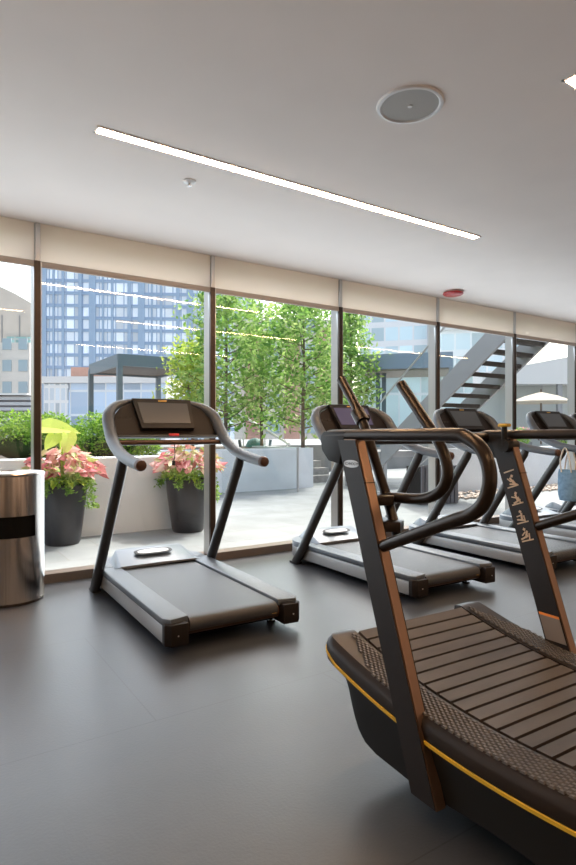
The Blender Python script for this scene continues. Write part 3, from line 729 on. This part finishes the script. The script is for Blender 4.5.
def potted(x, y, label, seed, lime, rt=.27, h=.68):
    r = random.Random(seed)
    t = thing('potted_plant', label, 'potted plant', (x, y, -.03), 0, 'tall charcoal planters on the terrace')
    p = B().lathe([(rt*.68, 0), (rt*.74, .03), (rt*.86, h*.4), (rt*.97, h*.75), (rt, h*.95), (rt*1.0, h), (rt*.93, h), (rt*.91, h-.05)], seg=40).obj('pot', M_pot, t)
    B().lathe([(rt*.92, h-.06), (rt*.92, h-.045), (.01, h-.035)], seg=24).obj('soil', M_soil, t)
    for m, cnt, nm in ((M_pink, 120, 'pink_leaves'), (M_pinkd, 90, 'dark_pink_leaves')):
        b = B()
        for k in range(cnt):
            th = r.uniform(0, 2*PI); q = .42*math.sqrt(r.random()); z = h+.08+.4*(1-(q/.5)**2)*r.uniform(.35, 1)
            bs = Vector((math.cos(th)*q, math.sin(th)*q, z)); tp = bs + Vector((math.cos(th+r.gauss(0, .5))*.11, math.sin(th+r.gauss(0, .5))*.11, r.uniform(-.1, .02)))
            big_leaf(b, bs, tp, r.uniform(.06, .11), sd0=Vector((r.gauss(0, 1)+ST, r.gauss(0, 1)-CT, r.gauss(0, .6))))
        b.obj(nm, m, t, sharp=False)
    b = B()
    for k in range(24):
        th = r.uniform(0, 2*PI); q = r.uniform(.1, .3); b.tube([(math.cos(th)*.05, math.sin(th)*.05, h-.05), (math.cos(th)*q*.8, math.sin(th)*q*.8, h+.1), (math.cos(th)*q, math.sin(th)*q, h+.25)], .004, 5, cap=False)
    b.obj('stems', M_mid, t)
    P = []
    for k in range(950):
        th = r.uniform(0, 2*PI); q = rt*r.uniform(.75, 1.25); P.append((math.cos(th)*q, math.sin(th)*q, h+.07-abs(r.gauss(0, .03))+r.uniform(-.02, .08)))
    for j, th in enumerate((-.9, -.5, .05, 2.6, -1.6, -2.3)):
        for k in range(60):
            s = r.random(); P.append((math.cos(th)*(rt+.05+.05*s)+r.gauss(0, .02), math.sin(th)*(rt+.05+.05*s)+r.gauss(0, .02), h+.03-s*(.3 if j < 3 else .12)))
    link('trailing_vine', leafmesh('trailing_vine', P, .034, M_mid if not lime else M_mid, seed), t)
    b = B()
    for k in range(26):
        th = r.uniform(0, 2*PI); big_leaf(b, (math.cos(th)*rt*.8, math.sin(th)*rt*.8, h+.06), (math.cos(th)*(rt+.09), math.sin(th)*(rt+.09), h+.03+r.uniform(-.04, .06)), .08)
    b.obj('lime_leaves', M_lime, t, sharp=False)
    if lime:
        b = B(); rgt = Vector((ST, -CT, 0)); twd = Vector((-CT, -ST, 0)); O = Vector((0, 0, h))
        b.tube([O, O+Vector((.01, 0, .66))], .01, 6).tube([O, O+rgt*.06+Vector((0, 0, .56))], .008, 6).tube([O, O-rgt*.03+Vector((0, 0, .56))], .008, 6)
        for o_, d_, wd in ((-.24, (rgt*.44+twd*.05+Vector((0, 0, .0))), .26), (.10, (twd*.08-Vector((0, 0, .24))+rgt*.03), .2), (-.05, (twd*.1-Vector((0, 0, .2))-rgt*.05), .19)):
            bs = O+rgt*o_+Vector((0, 0, .66 if o_ < -.1 else .58))+twd*(0 if o_ < -.1 else .1)
            big_leaf(b, bs, bs+d_, wd, sd0=(twd+Vector((0, 0, -.9))) if o_ < -.1 else rgt)
        b.obj('elephant_ear_leaves', M_lime, t, 'large lime-yellow leaves', sharp=False)
potted(1.49, 6.98, 'tall charcoal pot with pink foliage and large lime leaves, next to the steel bin', 21, True)
potted(3.05, 6.98, 'tall charcoal pot with pink and green foliage behind the second mullion', 22, False, .28)

# ---------------------------------------------------------------- outdoor stair (rises towards the building)
t = thing('outdoor_staircase', 'grey steel outdoor staircase with open dark treads, rising right of the red fire alarm', 'staircase', (8.85, 6, 0), 0)
def topz(y): return 2.236 + .756*(7.905-y)
for nm, xo in (('stringer', 0), ('stringer', 1.2)):
    y0, y1 = 5.95, 9.6
    B().prism([(y0-6, topz(y0)-.48), (y1-6, topz(y1)-.48), (y1-6, topz(y1)), (y0-6, topz(y0))], xo-.03, xo+.03, axis=0).obj(nm, M_stair, t, 'grey steel stringer')
for i in range(13):
    y = 6.05+.245*i; z = topz(y)-.34
    B().box((.6, y-6, z), (1.14, .29, .045)).box((.6, y-6-.13, z-.03), (1.14, .02, .06)).obj('tread', M_tread, t)
B().box((.6, 10.25-6, topz(9.6)-.2), (1.3, 1.3, .14)).obj('landing', M_stair, t)
for x in (0, 1.2):
    B().box((x, 10.8-6, .4), (.1, .1, .9)).obj('support_post', M_stair, t)
gg = B().prism([(5.95-6, topz(5.95)), (9.6-6, topz(9.6)), (9.6-6, topz(9.6)+.95), (5.95-6, topz(5.95)+.95)], -.045, -.033, axis=0).obj('glass_guard', M_bglass, t)
B().tube([(-.04, -.05, topz(5.95)+.98), (-.04, 3.6, topz(9.6)+.97)], .022, 10).obj('handrail', M_alu, t)
# slatted box
t = thing('slatted_planter_box', 'grey vertically slatted box on the terrace behind the second treadmill', 'box', (7.95, 7.3, -.03), -.2)
for i in range(9): B().box((-.36+.09*i, -.24, .35), (.065, .02, .68)).obj('slat', M_slatbox, t)
B().box((0, 0, .34), (.78, .44, .66)).obj('box_body', M_tdark, t)
# pergola
P0 = px(119.5, 17); 
dl = Vector((-.55, .835)); dr = Vector((.835, .55))
def cam2w(dx, dz): return Vector((dx*ST+dz*CT, dz*ST-dx*CT, 0))
L_ = cam2w(*dl); Rr = cam2w(*dr)
t = thing('pergola', 'slate grey flat-roofed pergola rising beyond the hedge', 'pergola', (P0[0], P0[1], .85), math.atan2(Rr.y, Rr.x))
# local x along Rr, local y along L_
ly = 1 if (Rr.x*L_.y-Rr.y*L_.x) > 0 else -1
H = 2.55
for bx_, by_, nm in ((1.2, 0, 'beam'), (1.2, 3.2*ly, 'beam')): B().box((bx_, by_, H), (2.5, .12, .34)).obj(nm, M_pergola, t)
for bx_ in (0, 2.4): B().box((bx_, 1.6*ly, H), (.12, 3.2, .34)).obj('beam', M_pergola, t)
for bx_ in (0, 2.4):
    for by_ in (0, 3.2*ly): B().box((bx_, by_, H/2), (.15, .15, H)).obj('post', M_pergola, t)
B().box((1.2, 1.6*ly, H-.08), (2.3, 3.1, .06)).obj('louvred_roof', M_soffit, t, 'dark louvred roof panel')
# teal domed cover
t = thing('patio_cover', 'teal rounded outdoor cover beyond the white wall under the trees', 'cover', (*px(255, 15.8)[:2], .85))
B().lathe([(.26, 0), (.25, .07), (.2, .17), (.1, .23), (.01, .25)], seg=28).obj('dome', M_teal, t); 
for s in (-1, 1): B().tube([(s*.4*ST, -s*.4*CT, 0), (s*.43*ST, -s*.43*CT, .2)], .04, 10).obj('arm', M_pergola, t)

# ---------------------------------------------------------------- entrance canopy and glass pavilion
def camrot(t_, extra=0): t_.rotation_euler = (0, 0, TH-PI/2+extra); return t_
t = camrot(thing('entrance_canopy', 'blue-grey flat canopy on slim columns outside the fourth bay', 'canopy', (*px(392, 17)[:2], 0)), -.25)
B().box((.4, 0, 3.22), (2.6, 2.2, .42)).obj('fascia', M_canopy, t); B().box((.4, 0, 2.99), (2.4, 2.0, .06)).obj('soffit', M_cansof, t)
for x, y in ((-.35, -.6), (-.2, -.4), (1.3, -.6)): B().box((x, y, 1.9), (.12, .12, 2.15)).obj('column', M_pergola, t)
t = camrot(thing('glass_pavilion', 'pale glazed pavilion building behind the canopy', 'building', (*px(420, 24)[:2], 0)))
B().box((0, 1, 2.2), (4.4, 2, 2.9)).obj('glazing', grid_mat('pavilion_glass', (.6, .74, .76), (.75, .78, .8), .9, 1.4, .06, .08), t)
B().box((0, .9, 3.75), (4.7, 2.4, .25)).obj('roof', M_white, t)
# low pavilion right
t = camrot(thing('low_pavilion', 'low white-roofed pavilion seen right of the outdoor stair', 'building', (*px(545, 26)[:2], 0)))
B().prism([(-3, 3.4), (-3, 3.9), (3.5, 5.1), (3.5, 3.4)], -.5, 2, axis=1).obj('sloped_roof', M_white, t, 'white sloping roof')
B().box((0, 1.2, 1.8), (6, 1.5, 3.2)).obj('glazing', grid_mat('pavilion_glass_right', (.5, .52, .5), (.35, .36, .37), 1.5, 3.4, .06, .05), t)
for x in (-1.6, .5, 1.9): B().box((x, -.3, 2.1), (.2, .2, 2.6)).obj('column', M_stair, t)
t = camrot(thing('market_umbrella', 'cream market umbrella opened on the terrace right of the stair', 'umbrella', (*px(541, 20)[:2], .85)))
B().lathe([(1.05, 1.42), (1.05, 1.47), (.55, 1.66), (.03, 1.8)], seg=8).obj('canopy', mat('umbrella_canvas', (.42, .37, .3), .9), t); B().tube([(0, 0, 0), (0, 0, 1.9)], .03, 10).obj('pole', M_bark, t)
for (uu, lab) in ((512, 'flowering low shrub beyond the wall right of the stair'), (566, 'flowering low shrub under the cream umbrella at right')):
    t = thing('flowering_shrub', lab, 'shrub', (*px(uu, 18)[:2], .85), 0, 'flowering shrubs on the raised terrace')
    link('foliage', sh[1], t).scale = (.8, .8, .8)
    rr = random.Random(uu); link('blossom', leafmesh('blossom', [(rr.gauss(0, .45), rr.gauss(0, .3), rr.uniform(.3, .58)) for _ in range(260)], .05, M_pink, uu), t)

# ---------------------------------------------------------------- city buildings
t = camrot(thing('glass_tower', 'tall blue glass high-rise with a grid facade filling the second bay', 'building', (*px(148, 150)[:2], -14)), .06)
Wt = 56; x0 = -27.5
B().box((.5, 6, 45), (Wt, 12, 78)).obj('glass_facade', grid_mat('tower_glass', (.85, .92, 1), (.36, .48, .66), 2.1, 3.2, .13, .16, .12, .0, 0, .3), t)
rt_ = random.Random(4); xx = x0; i = 0
while xx < x0+Wt-1:
    wd = (1.7, .45, .6, .9)[i % 4]
    B().box((xx+wd/2, -.25, 45), (wd, .5, 78)).obj('pier', mat('tower_pier', (.34, .46, .62), .4) if i == 0 else bpy.data.materials['tower_pier'], t); xx += (3.3, 2.3, 4.2, 2.7)[i % 4]; i += 1
B().box((.5, -.3, 7.6), (Wt+.6, 1, 2.2)).obj('base_band', bpy.data.materials['tower_pier'], t)
for nm in range(20):
    B().box((.5, -.12, 9.5+3.2*nm), (Wt, .3, .5)).obj('floor_band', bpy.data.materials['tower_pier'], t)
t = camrot(thing('concrete_tower', 'beige concrete building with a sloping top at the left edge', 'building', (*px(4, 92)[:2], -14)), .1)
B().prism([(-10, 0), (4.6, 0), (4.6, 35.8), (1.5, 37.6), (-.7, 38.6), (-10, 38.4)], 0, 2, axis=1).obj('concrete_walls', M_beige, t)
for x in (-.3, -4, 2.4): B().box((x, -.02, 24), (.2, .1, 20)).obj('groove', M_step, t)
B().box((2.4, -.3, 28), (3.6, .5, 5)).obj('window_band', grid_mat('conc_win', (.3, .5, .48), (.5, .52, .48), 1.8, 1.2, .1, .2), t)
t = camrot(thing('balcony_block', 'pale apartment block with white balconies at the left edge below the beige tower', 'building', (*px(4, 72)[:2], -10)))
B().box((-1.4, 1, 11.2), (9.2, 2, 22.6)).obj('walls', M_cream, t)
for f in range(8):
    B().box((-2.8, -.5, 2+f*2.7), (4.2, 1.2, .9)).obj('balcony', M_white, t)
    for x in (-4, -2.4, .4, 2.4): B().box((x, -.05, 3.4+f*2.7), (1.1, .12, 1.4)).obj('window', M_palewin, t)
t = camrot(thing('glass_office', 'low glazed office building with a white roof edge left of the pergola', 'building', (*px(105, 62)[:2], -10)))
B().box((0, 4, 7.9), (13.0, 8, 17.6)).obj('glazing', grid_mat('office_glass', (.5, .62, .78), (.75, .8, .86), 1.9, 2.6, .08, .1, .1, 0, 0, .4), t)
B().box((0, 3.8, 16.9), (13.6, 8.6, .7)).obj('roof_edge', M_white, t); B().box((-5.2, -.1, 8), (2.6, .3, 17)).obj('corner_frame', grid_mat('office_corner', (.6, .66, .72), (.8, .8, .8), .6, 1.6, .3, .2), t)
B().box((-1.8, 2, 17.8), (4.5, 2, 1.2)).obj('roof_plant', M_brick, t)
t = camrot(thing('louvred_enclosure', 'white and grey horizontal louvre enclosure beyond the hedge at the left edge', 'enclosure', (*px(8, 22)[:2], .85)))
B().box((-.1, .5, 1.0), (1.9, .9, 1.5)).obj('enclosure_body', M_slatbox, t)
for i in range(8): B().box((-.1, 0, .3+.2*i), (1.95, .06, .12)).obj('louvre', M_louvre, t)
B().box((-.2, .3, 1.85), (2.1, 1.2, .06)).obj('cap', M_white, t)
t = camrot(thing('brick_apartment', 'pale building with pinkish brick bays behind the trees', 'building', (*px(292, 60)[:2], -10)))
B().box((0, 4, 11.5), (12, 8, 23)).obj('walls', M_cream, t)
for x in (-4, 0, 3.4): B().box((x, -.15, 11), (1.6, .4, 22)).obj('brick_bay', M_brick, t)
for f in range(9):
    for x in (-2, 1.7, 5): B().box((x, -.05, 1.5+f*2.6), (1.4, .15, 1.5)).obj('window', M_palewin, t)
t = camrot(thing('white_glass_block', 'white-framed glass block rising above the canopy', 'building', (*px(398, 45)[:2], -10)), -.3)
B().box((0, 3, 12.6), (6.0, 6, 24)).obj('glazing', grid_mat('block_glass', (.62, .78, .86), (.8, .82, .85), 1.1, 1.5, .12, .3, .12, 0, 0, .25), t)
B().box((2.7, 0, 12.6), (.9, 1, 24)).obj('side_wall', M_louvre, t)
t = camrot(thing('distant_block', 'pale glass block seen above the outdoor stair', 'building', (*px(470, 60)[:2], -10)), -.2)
B().box((0, 4, 11.5), (11, 8, 21)).obj('glazing', grid_mat('distant_glass', (.6, .7, .75), (.82, .84, .86), 1.6, 2.4, .12, .3, .2, 0, 0, .2), t)
B().box((0, 3.8, 22.2), (11.6, 8.6, .5)).obj('roof_edge', M_white, t)
